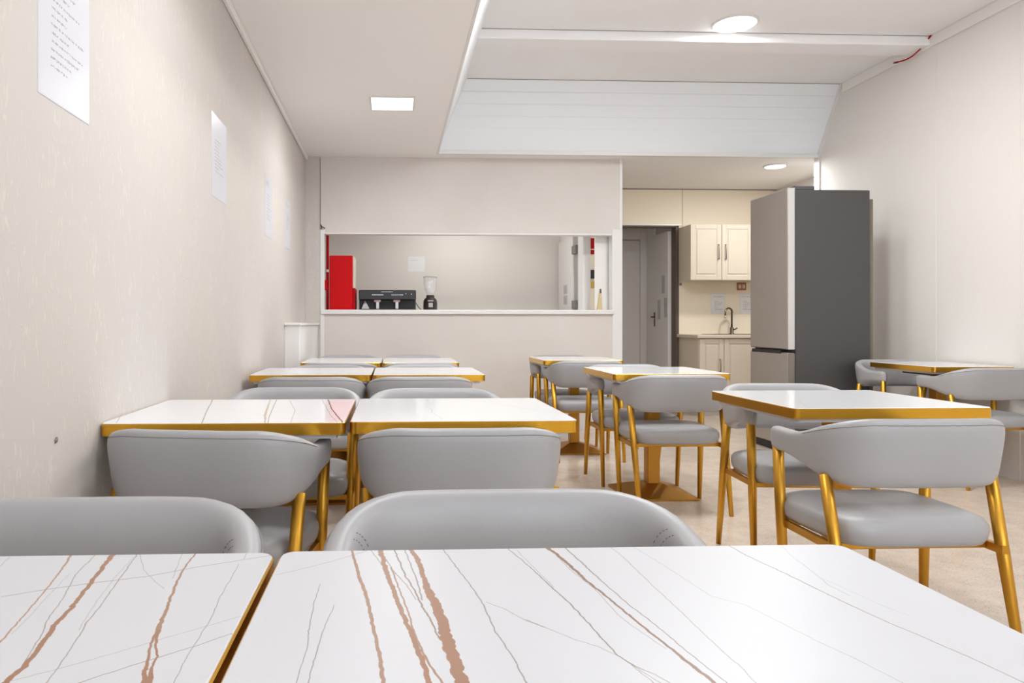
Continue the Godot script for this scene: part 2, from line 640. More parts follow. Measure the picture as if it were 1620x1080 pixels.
	tube(st, [V(3.345, 9.13, 1.12), V(3.3, 9.13, 1.12), V(3.295, 9.11, 1.12), V(3.298, 9.04, 1.115)], [0.009], 10)
	part("lever", st, M.chrome, sd)
	# door in the hatch room's side wall
	var hd := setting("door_4")
	bparts("leaf", M.door_white, hd, [[1.965, 2.0, 7.84, 8.5, 0.0, 1.985, 0.003]])
	bparts("hinge_stile", M.silver, hd, [[1.985, 2.0, 7.62, 7.84, 0.0, 2.0, 0.002]])
	bparts("jamb", M.door_white, hd, [[1.97, 2.0, 7.42, 7.62, 0.0, 2.05, 0.003]])
	for h in [1.24, 1.83]:
		bparts("hinge", M.steel, hd, [[1.95, 1.99, 7.68, 7.82, h - 0.045, h + 0.045, 0.004]])


# ======================================================================== ceiling
func build_ceiling():
	var c := setting("ceiling")
	bparts("low_ceiling", M.soffit, c, [[-0.98, 0.433, -2.15, DP + 0.1, HS, HS + 0.12]])
	bparts("kitchen_ceiling", M.soffit, c, [[-0.98, 4.75, DP - 0.14, DK + 0.1, HS, HS + 0.12]])
	bparts("raised_ceiling", M.tray, c, [[0.6, XR + 0.1, -2.15, 6.56, HT, HT + 0.1]])
	# sloping left side of the raised part
	var st := begin()
	hexa(st, [V(0.433, -2.15, HS), V(0.433, 6.88, HS), V(0.672, 6.52, HT), V(0.672, -2.15, HT),
		V(0.3, -2.15, HS + 0.1), V(0.3, 6.95, HS + 0.1), V(0.5, 6.6, HT + 0.1), V(0.5, -2.15, HT + 0.1)])
	part("side_slope", st, M.plank, c)
	# sloping far side, boarded
	st = begin()
	hexa(st, [V(0.42, 6.888, HS + 0.02), V(XR + 0.05, 6.888, HS + 0.02), V(XR + 0.05, 6.528, HT), V(0.66, 6.528, HT),
		V(0.42, 7.05, HS + 0.08), V(XR + 0.05, 7.05, HS + 0.08), V(XR + 0.05, 6.7, HT + 0.08), V(0.6, 6.7, HT + 0.08)])
	part("far_slope", st, M.plank, c)
	var n := 6
	for k in n:
		var v0 := k / float(n) + 0.006
		var v1 := (k + 1) / float(n)
		var f := func(v: float, out: float, right: bool) -> Vector3:
			return V(XR if right else lerpf(0.436, 0.672, v), lerpf(6.882, 6.522, v) + out * 0.85, lerpf(HS + 0.03, HT, v) + out * 0.5)
		var p := []
		for o in [0.0, 0.006]:
			p.append_array([f.call(v0, o, false), f.call(v0, o, true), f.call(v1, o, true), f.call(v1, o, false)])
		st = begin()
		hexa(st, p)
		part("plank", st, M.plank, c)
	bparts("edge_strip", M.white, c, [[0.425, XR, 6.865, 6.915, HS - 0.004, HS + 0.03, 0.004], [0.425, 0.445, -2.1, 6.88, HS - 0.004, HS + 0.012, 0.003]])
	st = begin()
	hexa(st, [V(XR - 0.02, 6.86, HS), V(XR, 6.86, HS), V(XR, 6.5, HT), V(XR - 0.02, 6.5, HT),
		V(XR - 0.02, 6.93, HS), V(XR, 6.93, HS), V(XR, 6.57, HT), V(XR - 0.02, 6.57, HT)])
	part("corner_strip", st, M.white, c)
	bparts("beam", M.tray, c, [[0.6, XR, 5.41, 5.64, HT - 0.07, HT + 0.02, 0.008]])
	bparts("beam_joint", M.joint_and_shade, c, [[0.66, XR, 5.405, 5.414, HT - 0.003, HT + 0.004]])
	bparts("slope_joint", M.joint_and_shade, c, [[0.68, XR, 6.514, 6.526, HT - 0.003, HT + 0.004]])


# ======================================================================== hatch
func build_hatch():
	var sh := thing("serving_counter", "white serving counter board running across the hatch in the partition", "counter", V(0.75, 7.02, 1.125))
	var st := begin()
	box(st, Vector3(-1.432, 0, 0), Vector3(1.425, 0.044, -0.018), 0.005)
	box(st, Vector3(-1.395, 0, -0.16), Vector3(1.24, 0.044, -0.78), 0.0)
	box(st, Vector3(-1.395, 0, -0.018), Vector3(1.405, 0.044, -0.16), 0.0)
	part("board", st, M.white, sh)
	var top := 1.169
	# red cabinet
	var rc := thing("red_cabinet", "red metal fire cabinet standing on the left end of the serving counter", "cabinet", V(-0.49, 7.42, top))
	st = begin()
	box(st, Vector3(-0.13, 0, -0.14), Vector3(0.1, 0.545, 0.14), 0.006)
	part("body", st, M.red, rc)
	st = begin()
	box(st, Vector3(0.1, 0, -0.13), Vector3(0.128, 0.22, 0.13), 0.004)
	part("side_panel", st, M.red_dark, rc)
	st = begin()
	box(st, Vector3(0.1, 0.22, -0.12), Vector3(0.122, 0.535, 0.13), 0.004)
	part("side_strip", st, M.cream, rc, "cream side strip")
	var rp := thing("red_pipe", "red vertical pipe with a small valve beside the red cabinet", "pipe", V(-0.64, 7.3, top))
	st = begin(true)
	tube(st, [Vector3(0, 0, 0), Vector3(0, 1.47, 0)], [0.014], 14)
	part("riser", st, M.red_dark, rp)
	st = begin()
	box(st, Vector3(-0.045, 0.2, -0.03), Vector3(0.0, 0.3, 0.03), 0.006)
	part("valve_box", st, M.red, rp)
	st = begin(true)
	lathe(st, [Vector2(0.016, 0.38), Vector2(0.02, 0.385), Vector2(0.02, 0.4), Vector2(0.016, 0.405)], Vector3.ZERO, 18)
	part("coupling", st, M.cream, rp, "pale coupling ring")
	# drinks dispenser
	var dd := thing("drink_dispenser", "black drinks dispenser with two white taps on the serving counter", "dispenser", V(-0.042, 7.45, top))
	st = begin()
	box(st, Vector3(-0.285, 0.0, -0.2), Vector3(0.285, 0.2, 0.1), 0.005)
	part("body", st, M.dark, dd)
	st = begin()
	box(st, Vector3(-0.285, 0.105, 0.1), Vector3(0.285, 0.2, 0.2), 0.006)
	part("front_panel", st, M.black, dd)
	st = begin()
	box(st, Vector3(-0.285, 0.0, 0.1), Vector3(0.285, 0.012, 0.22), 0.003)
	part("drip_tray", st, M.black, dd)
	for x in [-0.1, 0.093]:
		st = begin()
		box(st, Vector3(x - 0.014, 0.012, 0.14), Vector3(x + 0.016, 0.085, 0.165), 0.005)
		var tap := part("tap", st, M.white, dd)
		st = begin()
		box(st, Vector3(x - 0.036, 0.082, 0.135), Vector3(x + 0.034, 0.108, 0.17), 0.006)
		part("lever", st, paint(rgb(214, 176, 176), 0.4), tap, "pale pink tap lever")
	rng.seed = 5
	st = begin()
	for row in [[-0.06, 0.05, 0.182, 0.007], [-0.155, -0.045, 0.152, 0.011], [0.04, 0.15, 0.152, 0.009]]:
		var x: float = row[0]
		while x < row[1]:
			var w := rng.randf_range(0.005, 0.011)
			box(st, Vector3(x, row[2] - row[3] * 0.5 * rng.randf_range(0.7, 1.0), 0.199), Vector3(x + w, row[2] + row[3] * 0.5 * rng.randf_range(0.7, 1.0), 0.2015))
			x += w + 0.003
	for p in [[0.18, 0.165], [0.235, 0.16]]:
		box(st, Vector3(p[0], p[1] - 0.004, 0.199), Vector3(p[0] + 0.007, p[1] + 0.004, 0.202))
	part("lettering", st, M.paper_plain, dd, "small worn white lettering").set_meta("kind", "stuff")
	st = begin()
	hexa(st, [Vector3(-0.26, 0.012, 0.13), Vector3(-0.18, 0.012, 0.13), Vector3(-0.222, 0.095, 0.125), Vector3(-0.228, 0.095, 0.125),
		Vector3(-0.26, 0.012, 0.15), Vector3(-0.18, 0.012, 0.15), Vector3(-0.222, 0.095, 0.13), Vector3(-0.228, 0.095, 0.13)])
	part("drip_cover", st, M.silver, dd)
	var cb := thing("power_cable", "thin black cable between the drinks dispenser and the coffee grinder", "cable", V(0.25, 7.5, top))
	st = begin(true)
	var pts := []
	for k in 9:
		var u := k / 8.0
		pts.append(Vector3(u * 0.075, 0.075 * (1.0 - u) * (1.0 - u) + 0.005, 0.0))
	tube(st, pts, [0.004], 8)
	part("cord", st, M.dark, cb)
	# coffee grinder
	var cg := thing("coffee_grinder", "black coffee grinder with an empty clear hopper on the counter", "grinder", V(0.393, 7.4, top))
	st = begin(true)
	var prof := [Vector2(0.068, 0.0), Vector2(0.072, 0.006), Vector2(0.071, 0.07), Vector2(0.068, 0.1), Vector2(0.056, 0.122), Vector2(0.043, 0.128), Vector2(0.042, 0.15), Vector2(0.035, 0.156)]
	lathe(st, prof, Vector3.ZERO)
	part("body", st, paint(rgb(44, 34, 32), 0.3), cg)
	st = begin()
	box(st, Vector3(-0.028, 0.09, 0.062), Vector3(0.028, 0.103, 0.0715), 0.002)
	box(st, Vector3(-0.022, 0.03, 0.066), Vector3(0.022, 0.075, 0.0735), 0.003)
	part("front_label", st, M.silver, cg)
	st = begin(true)
	prof = [Vector2(0.033, 0.156), Vector2(0.04, 0.175), Vector2(0.06, 0.22), Vector2(0.067, 0.26), Vector2(0.069, 0.335), Vector2(0.066, 0.335), Vector2(0.064, 0.262), Vector2(0.057, 0.223), Vector2(0.037, 0.178), Vector2(0.02, 0.168)]
	lathe(st, prof, Vector3.ZERO)
	part("hopper", st, M.glass, cg, "clear plastic bean hopper")
	st = begin(true)
	lathe(st, [Vector2(0.06, 0.335), Vector2(0.072, 0.336), Vector2(0.072, 0.345), Vector2(0.05, 0.35)], Vector3.ZERO)
	part("lid", st, paint(Color(0.75, 0.74, 0.73, 0.45), 0.1), cg)
	cg.get_node("lid").material_override.transparency = BaseMaterial3D.TRANSPARENCY_ALPHA
	# strip of wood leaning on the white board, and what shows through the slit behind it
	var wd := thing("wooden_wedge", "tapered strip of pale wood leaning at the hatch's right end", "wood strip", V(2.075, 7.15, top))
	st = begin()
	hexa(st, [Vector3(-0.028, 0, -0.03), Vector3(0.022, 0, -0.03), Vector3(0.016, 0.2, -0.038), Vector3(0.0, 0.2, -0.038),
		Vector3(-0.028, 0, -0.01), Vector3(0.022, 0, -0.01), Vector3(0.016, 0.2, -0.026), Vector3(0.0, 0.2, -0.026)])
	part("strip", st, M.wood, wd)
	st = begin()
	hexa(st, [Vector3(0.0, 0.17, -0.04), Vector3(0.017, 0.17, -0.04), Vector3(0.015, 0.212, -0.04), Vector3(0.002, 0.212, -0.04),
		Vector3(0.0, 0.17, -0.022), Vector3(0.017, 0.17, -0.022), Vector3(0.015, 0.212, -0.024), Vector3(0.002, 0.212, -0.024)])
	part("tip", st, M.dark_frame, wd)
	var rs := thing("red_sign", "red sign with a pale stripe behind the slit beside the hatch door", "sign", V(2.36, DK, 1.86))
	st = begin()
	box(st, Vector3(-0.1, 0, 0), Vector3(0.1, 0.19, 0.012), 0.002)
	part("plate", st, M.red_dark, rs)
	st = begin()
	box(st, Vector3(-0.1, 0.05, 0.011), Vector3(0.1, 0.062, 0.0135))
	part("stripe", st, M.cream, rs)
	var bk := thing("wall_bracket", "small black bracket on the wall under the red sign", "bracket", V(2.36, DK, 1.57))
	st = begin()
	box(st, Vector3(-0.02, 0, 0), Vector3(0.06, 0.1, 0.06), 0.01)
	part("block", st, M.black, bk)
	st = begin(true)
	tube(st, [Vector3(-0.02, 0.03, 0.03), Vector3(-0.06, 0.02, 0.04), Vector3(-0.09, 0.04, 0.04)], [0.008], 8)
	part("arm", st, M.black, bk)
	var ys := thing("yellow_notice", "small yellow notice on the wall below the black bracket", "notice", V(2.36, DK, 1.455))
	st = begin()
	box(st, Vector3(-0.09, 0, 0), Vector3(0.09, 0.085, 0.004), 0.001)
	part("sheet", st, M.yellow, ys)


# ======================================================================== kitchen
func panel_door(parent: Node3D, x0: float, x1: float, d: float, h0: float, h1: float, handle_x: float, hh0: float, hh1: float):
	var st := begin()
	rbox(st, x0, x1, d, d + 0.016, h0, h1, 0.002)
	var w := 0.055
	rbox(st, x0, x0 + w, d - 0.006, d, h0, h1, 0.003)
	rbox(st, x1 - w, x1, d - 0.006, d, h0, h1, 0.003)
	rbox(st, x0 + w, x1 - w, d - 0.006, d, h0, h0 + w, 0.003)
	rbox(st, x0 + w, x1 - w, d - 0.006, d, h1 - w, h1, 0.003)
	rbox(st, x0 + w + 0.016, x1 - w - 0.016, d - 0.006, d, h0 + w + 0.016, h1 - w - 0.016, 0.005)
	var door := part("door", st, M.cream, parent)
	st = begin(true)
	tube(st, [V(handle_x, d - 0.006, hh0), V(handle_x, d - 0.028, hh0), V(handle_x, d - 0.032, hh0 + 0.006), V(handle_x, d - 0.032, hh1 - 0.006), V(handle_x, d - 0.028, hh1), V(handle_x, d - 0.006, hh1)], [0.006], 10)
	part("handle", st, M.steel, door)


func build_kitchen():
	var uc := thing("wall_cabinet", "cream wall cabinet with two panelled doors and bar handles", "cabinet", Vector3.ZERO)
	bparts("body", M.cream, uc, [[3.424, 4.6, 8.222, DK, 1.535, 2.175, 0.003]])
	panel_door(uc, 3.424, 3.785, 8.2, 1.535, 2.175, 3.746, 1.775, 1.94)
	panel_door(uc, 3.79, 4.15, 8.2, 1.535, 2.175, 3.829, 1.775, 1.94)
	panel_door(uc, 4.155, 4.6, 8.2, 1.535, 2.175, 4.2, 1.775, 1.94)
	var bc := thing("base_cabinet", "cream base cabinet with panelled doors under the sink worktop", "cabinet", Vector3.ZERO)
	bparts("body", M.cream, bc, [[3.43, 3.655, 8.0, DK, 0.08, 0.872, 0.003], [4.255, 4.6, 8.0, DK, 0.08, 0.872, 0.003], [3.655, 4.255, 8.0, DK, 0.08, 0.7], [3.655, 4.255, 8.0, 8.05, 0.7, 0.872]])
	bparts("plinth", M.dim, bc, [[3.46, 4.58, 8.04, DK, 0.0, 0.08]])
	panel_door(bc, 3.435, 3.71, 7.98, 0.09, 0.865, 3.662, 0.5, 0.635)
	panel_door(bc, 3.715, 4.15, 7.98, 0.09, 0.865, 4.1, 0.5, 0.635)
	panel_door(bc, 4.155, 4.6, 7.98, 0.09, 0.865, 4.2, 0.5, 0.635)
	var wt := thing("worktop", "cream kitchen worktop with an inset sink beside the fridge", "worktop", Vector3.ZERO)
	bparts("slab", M.cream, wt, [[3.4, 4.61, 7.95, 8.06, 0.872, 0.91, 0.006], [3.4, 3.66, 8.06, DK, 0.872, 0.91, 0.003], [4.25, 4.61, 8.06, DK, 0.872, 0.91, 0.003], [3.66, 4.25, 8.42, DK, 0.872, 0.91, 0.003]])
	var sk := thing("sink", "steel sink set into the cream kitchen worktop", "sink", Vector3.ZERO)
	bparts("rim", M.steel, sk, [[3.65, 4.26, 8.05, 8.07, 0.91, 0.915, 0.002], [3.65, 4.26, 8.41, 8.43, 0.91, 0.915, 0.002], [3.65, 3.67, 8.07, 8.41, 0.91, 0.915, 0.002], [4.24, 4.26, 8.07, 8.41, 0.91, 0.915, 0.002]])
	bparts("basin", M.steel, sk, [[3.665, 3.675, 8.065, 8.415, 0.73, 0.91], [4.235, 4.245, 8.065, 8.415, 0.73, 0.91], [3.665, 4.245, 8.065, 8.075, 0.73, 0.91], [3.665, 4.245, 8.405, 8.415, 0.73, 0.91], [3.665, 4.245, 8.065, 8.415, 0.72, 0.73]])
	var fc := thing("faucet", "brown-grey metal gooseneck kitchen faucet at the sink", "faucet", V(4.03, 8.46, 0.91))
	var st := begin(true)
	lathe(st, [Vector2(0.03, 0.0), Vector2(0.03, 0.008), Vector2(0.021, 0.016), Vector2(0.021, 0.075), Vector2(0.014, 0.085)], Vector3.ZERO, 20)
	part("body", st, M.chrome, fc)
	st = begin(true)
	var pts := [Vector3(0, 0.06, 0), Vector3(0, 0.14, 0), Vector3(-0.002, 0.23, 0.004)]
	for k in 10:
		var a := PI * k / 9.0
		pts.append(Vector3(-0.055 + 0.053 * cos(a), 0.255 + 0.052 * sin(a), 0.008 + 0.06 * k / 9.0))
	pts.append(Vector3(-0.112, 0.215, 0.07))
	tube(st, pts, [0.011], 12)
	part("spout", st, M.chrome, fc)
	st = begin(true)
	tube(st, [Vector3(-0.111, 0.22, 0.07), Vector3(-0.114, 0.19, 0.071)], [0.014], 12)
	part("nozzle", st, M.steel_light, fc)
	st = begin(true)
	tube(st, [Vector3(0.015, 0.05, 0), Vector3(0.045, 0.062, 0.01), Vector3(0.06, 0.075, 0.012)], [0.009, 0.008, 0.007], 10)
	part("lever", st, M.chrome, fc)
	var so := thing("wall_socket", "orange-brown double wall socket below the cream wall cabinet", "socket", V(4.19, DK, 1.435))
	st = begin()
	box(st, Vector3(-0.055, 0, 0), Vector3(0.055, 0.09, 0.012), 0.003)
	part("plate", st, M.orange, so)
	for x in [-0.024, 0.024]:
		st = begin()
		box(st, Vector3(x - 0.017, 0.022, 0.011), Vector3(x + 0.017, 0.068, 0.015), 0.002)
		part("outlet", st, M.cream, so)
	var ls := thing("light_switch", "small grey switch on the jamb edge beside the dark doorway", "switch", V(3.444, DK, 1.49))
	st = begin()
	box(st, Vector3(-0.012, 0, 0), Vector3(0.016, 0.03, 0.014), 0.003)
	part("plate", st, M.steel, ls)


func build_fridge():
	var o := thing("fridge", "tall dark grey fridge freezer with brushed steel doors facing left", "fridge", V(3.44, 5.87, 0))
	# own axes: doors face -x, the near side is +z
	var st := begin()
	box(st, Vector3(-0.275, 0.05, -0.297), Vector3(0.326, 2.085, 0.297), 0.006)
	part("body", st, M.fridge_side, o)
	st = begin()
	box(st, Vector3(-0.34, 0.83, -0.297), Vector3(-0.28, 2.1, 0.297), 0.008)
	var up := part("door", st, M.fridge_front, o)
	st = begin()
	box(st, Vector3(-0.335, 0.832, 0.297), Vector3(-0.283, 2.098, 0.3005), 0.001)
	part("edge_strip", st, M.steel_light, up)
	st = begin()
	box(st, Vector3(-0.34, 0.07, -0.297), Vector3(-0.28, 0.805, 0.297), 0.008)
	var low := part("door", st, M.fridge_front, o)
	st = begin()
	box(st, Vector3(-0.335, 0.072, 0.297), Vector3(-0.283, 0.8, 0.3005), 0.001)
	part("edge_strip", st, M.steel, low)
	st = begin()
	box(st, Vector3(-0.345, 0.795, -0.26), Vector3(-0.3, 0.822, 0.2), 0.004)
	part("grip", st, M.dark, low)
	st = begin()
	box(st, Vector3(-0.3, 0.8, -0.29), Vector3(-0.27, 0.835, 0.29))
	part("door_gasket", st, M.dark, o)
	st = begin()
	box(st, Vector3(-0.28, 2.085, -0.25), Vector3(-0.11, 2.118, 0.28), 0.006)
	part("hinge_cover", st, paint(rgb(82, 80, 80), 0.5), o)
	st = begin()
	box(st, Vector3(-0.3, 0.0, -0.29), Vector3(0.3, 0.06, 0.26), 0.004)
	part("plinth", st, M.dark, o)
	st = begin()
	box(st, Vector3(0.326, 0.06, -0.27), Vector3(0.37, 2.02, 0.27), 0.004)
	part("rear_strip", st, paint(rgb(122, 113, 102), 0.6), o)  # brown-grey strip down the back edge of the fridge


# ======================================================================== tables
var VEINS_LEFT_FRONT := [
	["tan", 0.8, [94, -352, 31, 107, -296, 21, 120, -225, 17, 132, -148, 17, 138, -108, 19, 140, -87, 19]],
	["tan", 1, [145, -357, 76, 148, -326, 56, 159, -247, 47, 167, -184, 47, 170, -138, 51, 180, -85, 47, 184, -55, 50, 182, -26, 57]],
	["taupe", 0.8, [124, -349, 11, 130, -280, 10, 138, -248, 10, 148, -206, 9, 158, -151, 10, 168, -118, 10, 176, -81, 8, 182, -52, 8, 180, -26, 8]],
	["taupe", 0.7, [174, -353, 16, 186, -257, 14, 194, -190, 11, 198, -145, 14, 207, -91, 11, 213, -50, 10, 215, -25, 10]],
	["taupe", 0.4, [174, -339, 8, 178, -269, 8, 184, -215, 8, 190, -171, 8, 198, -125, 8]],
	["taupe", 0.5, [228, -359, 9, 238, -297, 8, 244, -261, 8]],
	["tan", 0.9, [246, -362, 20, 246, -309, 21, 252, -249, 28, 261, -192, 29, 268, -146, 38, 273, -118, 56]],
	["tan", 1, [273, -122, 37, 279, -91, 22, 288, -70, 18, 290, -50, 21, 296, -22, 57]],
	["tan", 1, [273, -118, 33, 274, -95, 22, 282, -64, 24, 286, -44, 35, 292, -22, 42]],
	["grey", 0.7, [308, -369, 9, 310, -326, 9]],
	["grey", 0.8, [308, -307, 8, 310, -204, 9, 314, -153, 9, 314, -86, 8, 314, -56, 8, 316, -21, 8]],
	["taupe", 0.7, [82, -214, 15, 118, -233, 15, 158, -250, 18, 210, -268, 16, 261, -299, 15, 348, -342, 13]],
	["taupe", 0.75, [240, -24, 11, 280, -59, 12, 314, -86, 11, 344, -115, 10]],
	["grey", 0.6, [186, -30, 9, 217, -52, 9, 250, -77, 8, 282, -104, 8, 342, -152, 8]],
	["taupe", 0.5, [178, -349, 9, 202, -292, 8, 227, -253, 8, 244, -230, 8]],
	["taupe", 0.6, [23, -345, 9, 29, -312, 8, 34, -287, 8]],
	["taupe", 0.35, [122, -283, 8, 130, -207, 8, 136, -165, 8, 140, -119, 8]],
]
var VEINS_RIGHT_FRONT := [
	["tan", 0.9, [-271, -350, 30, -261, -278, 37, -256, -245, 40, -246, -186, 37, -241, -139, 35, -235, -86, 32, -230, -47, 34, -228, -14, 35]],
	["tan", 1, [-235, -352, 61, -229, -284, 56, -219, -207, 51, -213, -163, 48, -206, -119, 45, -200, -80, 50, -194, -38, 47, -192, -12, 45]],
	["tan", 1, [-198, -353, 51, -190, -311, 63, -185, -248, 54, -183, -206, 86, -176, -172, 98, -173, -132, 101, -172, -91, 109, -169, -48, 109, -166, -11, 109]],
	["taupe", 0.9, [-218, -350, 20, -212, -305, 19, -206, -256, 18, -196, -206, 17, -191, -167, 20, -183, -127, 17, -179, -92, 15]],
	["taupe", 0.8, [-205, -350, 15, -198, -283, 14, -193, -236, 16, -190, -183, 17]],
	["taupe", 0.7, [-228, -313, 15, -217, -263, 14, -206, -230, 11, -196, -184, 10]],
	["tan", 0.9, [-222, -284, 19, -213, -213, 17, -205, -153, 16, -201, -106, 19, -195, -68, 21, -189, -38, 20, -182, -12, 19]],
	["taupe", 0.6, [-247, -348, 13, -236, -306, 12, -229, -277, 9]],
	["taupe", 0.7, [-299, -234, 8, -300, -182, 10, -298, -114, 11, -295, -76, 9, -296, -48, 8]],
	["taupe", 0.7, [-279, -174, 8, -284, -122, 9, -286, -72, 11, -287, -42, 10, -287, -16, 10]],
	["taupe", 0.6, [-352, -265, 9, -329, -281, 9, -294, -308, 10, -252, -348, 13]],
	["grey", 0.9, [-157, -352, 13, -146, -281, 14, -136, -224, 13, -129, -170, 14, -126, -107, 13, -119, -57, 12, -115, -9, 13]],
	["grey", 0.8, [-125, -175, 8, -109, -156, 8, -94, -128, 10, -78, -111, 9, -93, -130, 10, -72, -103, 8, -56, -83, 8, -41, -70, 8, -28, -50, 8]],
	["taupe", 0.9, [-77, -359, 14, -61, -283, 13, -50, -218, 16, -41, -168, 16, -35, -119, 15, -32, -84, 14, -28, -50, 14, -20, -32, 12, -8, -16, 8]],
	["taupe", 0.7, [-22, -34, 9, -15, -5, 8]],
	["brown", 1, [-26, -358, 64, -19, -328, 44, -12, -278, 42, -6, -227, 35, 3, -178, 26, 9, -138, 28, 15, -101, 26, 22, -64, 28, 28, -27, 38, 33, -3, 34]],
	["taupe", 0.85, [-3, -357, 18, 5, -283, 19, 10, -227, 14, 18, -161, 13, 27, -112, 12, 33, -63, 11, 43, -2, 10]],
	["taupe", 0.6, [-20, -335, 11, -16, -269, 10, -4, -206, 8, -1, -137, 8, 4, -113, 8, 14, -75, 8, 18, -62, 8]],
	["grey", 0.7, [56, -355, 9, 60, -310, 9, 61, -214, 10, 63, -145, 9, 64, -99, 8, 65, -46, 9, 67, -28, 9, 66, -2, 8]],
	["grey", 0.5, [85, -354, 8, 98, -276, 8, 111, -181, 8, 135, -156, 8, 149, -107, 8, 157, -76, 8, 172, -34, 9, 181, 3, 8]],
	["grey", 1, [209, -354, 14, 212, -311, 15, 225, -246, 16, 235, -180, 15, 246, -124, 12, 261, -68, 11, 269, -38, 11, 277, 6, 10]],
	["grey", 0.5, [265, -292, 9, 257, -233, 10, 252, -208, 10, 256, -175, 8]],
	["grey", 0.35, [257, -231, 8, 265, -189, 8, 272, -148, 8, 281, -123, 8]],
	["grey", 0.35, [277, -348, 9, 268, -312, 8, 265, -292, 8]],
	["taupe", 0.5, [-65, -344, 8, -57, -283, 8, -47, -213, 10]],
]
var VEINS_LEFT_SECOND := [
	["grey", 0.8, [-186, -321, 34, -111, 72, 35, -59, 329, 31]],
	["grey", 0.6, [-371, 85, 23, -332, 218, 22, -303, 319, 21]],
	["sand", 0.8, [30, -312, 34, 60, -73, 62, 86, 127, 80, 121, 336, 42]],
	["taupe", 0.7, [53, -311, 27, 85, -19, 30, 112, 216, 27, 130, 337, 31]],
	["grey", 0.45, [103, -296, 27, 167, 35, 24, 192, 320, 21]],
	["taupe", 1, [246, -303, 48, 282, -11, 43, 323, 225, 44, 342, 327, 42]],
	["grey", 0.5, [223, -304, 27, 289, 136, 23, 326, 326, 21]],
	["grey", 0.35, [-234, 8, 18, -113, -27, 18, -29, 27, 18]],
]


func dining_table(x0: float, x1: float, d0: float, d1: float, m: StandardMaterial3D, label: String, group: String):
	var w := x1 - x0
	var d := d1 - d0
	var o := thing("dining_table", label, "table", V((x0 + x1) * 0.5, (d0 + d1) * 0.5, 0), 0.0, group)
	var st := begin()
	slab(st, w - 0.005, d - 0.005, 0.018, 0.735, 0.7505, 0.0012, true)
	part("tabletop", st, m, o)
	st = begin()
	slab(st, w, d, 0.02, 0.714, 0.7485, 0.0015)
	part("edge_band", st, M.gold_edge, o)
	st = begin()
	slab(st, w - 0.05, d - 0.05, 0.01, 0.7, 0.7139, 0.002)
	part("underside_board", st, M.board, o)
	st = begin()
	box(st, Vector3(-0.15, 0.68, -0.15), Vector3(0.15, 0.7, 0.15), 0.004)
	part("mounting_plate", st, M.dark, o)
	st = begin()
	box(st, Vector3(-0.0375, 0.05, -0.0375), Vector3(0.0375, 0.682, 0.0375), 0.004)
	part("pole", st, M.gold_base, o)
	st = begin()
	var b := 0.21
	box(st, Vector3(-b, 0, -b), Vector3(b, 0.012, b), 0.003)
	hexa(st, [Vector3(-b + 0.006, 0.012, -b + 0.006), Vector3(b - 0.006, 0.012, -b + 0.006), Vector3(b - 0.006, 0.012, b - 0.006), Vector3(-b + 0.006, 0.012, b - 0.006),
		Vector3(-0.045, 0.068, -0.045), Vector3(0.045, 0.068, -0.045), Vector3(0.045, 0.068, 0.045), Vector3(-0.045, 0.068, 0.045)])
	part("base_plate", st, M.gold_base, o)


func build_tables():
	var gl := "white gold-edged tables in pairs along the left wall"
	var gr := "white gold-edged single tables on the right"
	var plain := []
	for k in 4:
		plain.append(stone(0.66, 0.66, random_veins(40 + k, 4, 0.42, 0.66, 0.66), 768, 50 + k))
	dining_table(-0.828, -0.1425, 0.21, 0.908, stone(0.6855, 0.7, VEINS_LEFT_FRONT, 1800, 3, 0.36), "white table with brown veins at the front left, against the wall", gl)
	dining_table(-0.137, 0.578, 0.21, 0.912, stone(0.712, 0.7, VEINS_RIGHT_FRONT, 2048, 4, 0.36), "large white table with bold brown veins nearest the camera", gl)
	dining_table(-0.828, -0.134, 2.095, 2.74, stone(0.692, 0.645, VEINS_LEFT_SECOND, 1024, 5), "white table with thin veins in the second row, against the wall", gl)
	dining_table(-0.122, 0.548, 2.11, 2.752, plain[0], "plain white table in the second row, away from the wall", gl)
	dining_table(-0.79, -0.112, 4.05, 4.69, plain[1], "white table in the third row, against the left wall", gl)
	dining_table(-0.104, 0.522, 4.03, 4.69, plain[2], "white table in the third row, away from the left wall", gl)
	dining_table(-0.665, -0.074, 5.31, 6.03, plain[3], "white table in the last row, beside the low boxing on the wall", gl)
	dining_table(-0.067, 0.493, 5.29, 6.01, plain[0], "white table in the last row before the hatch, away from the wall", gl)
	dining_table(1.345, 2.036, 2.375, 3.02, plain[1], "white gold-edged table nearest on the right, before the fridge", gr)
	dining_table(1.252, 1.925, 4.05, 4.71, plain[2], "white gold-edged table in the middle of the right-hand line", gr)
	dining_table(1.175, 1.802, 5.58, 6.2, plain[3], "white gold-edged table farthest right of the hatch, near the doorway", gr)
	dining_table(3.557, 4.115, 4.63, 5.28, plain[0], "white gold-edged table against the right wall in front of the fridge", gr)


# ======================================================================== chairs
# Own axes: x sideways, u forward from the outer back; z = 0.2 - u, so the chair faces -z.
var rim := [Vector2(0, 0.026), Vector2(0.095, 0.027), Vector2(0.162, 0.036), Vector2(0.214, 0.06), Vector2(0.247, 0.106), Vector2(0.261, 0.17), Vector2(0.264, 0.25), Vector2(0.262, 0.33), Vector2(0.255, 0.405)]
var rim_curve: Curve3D


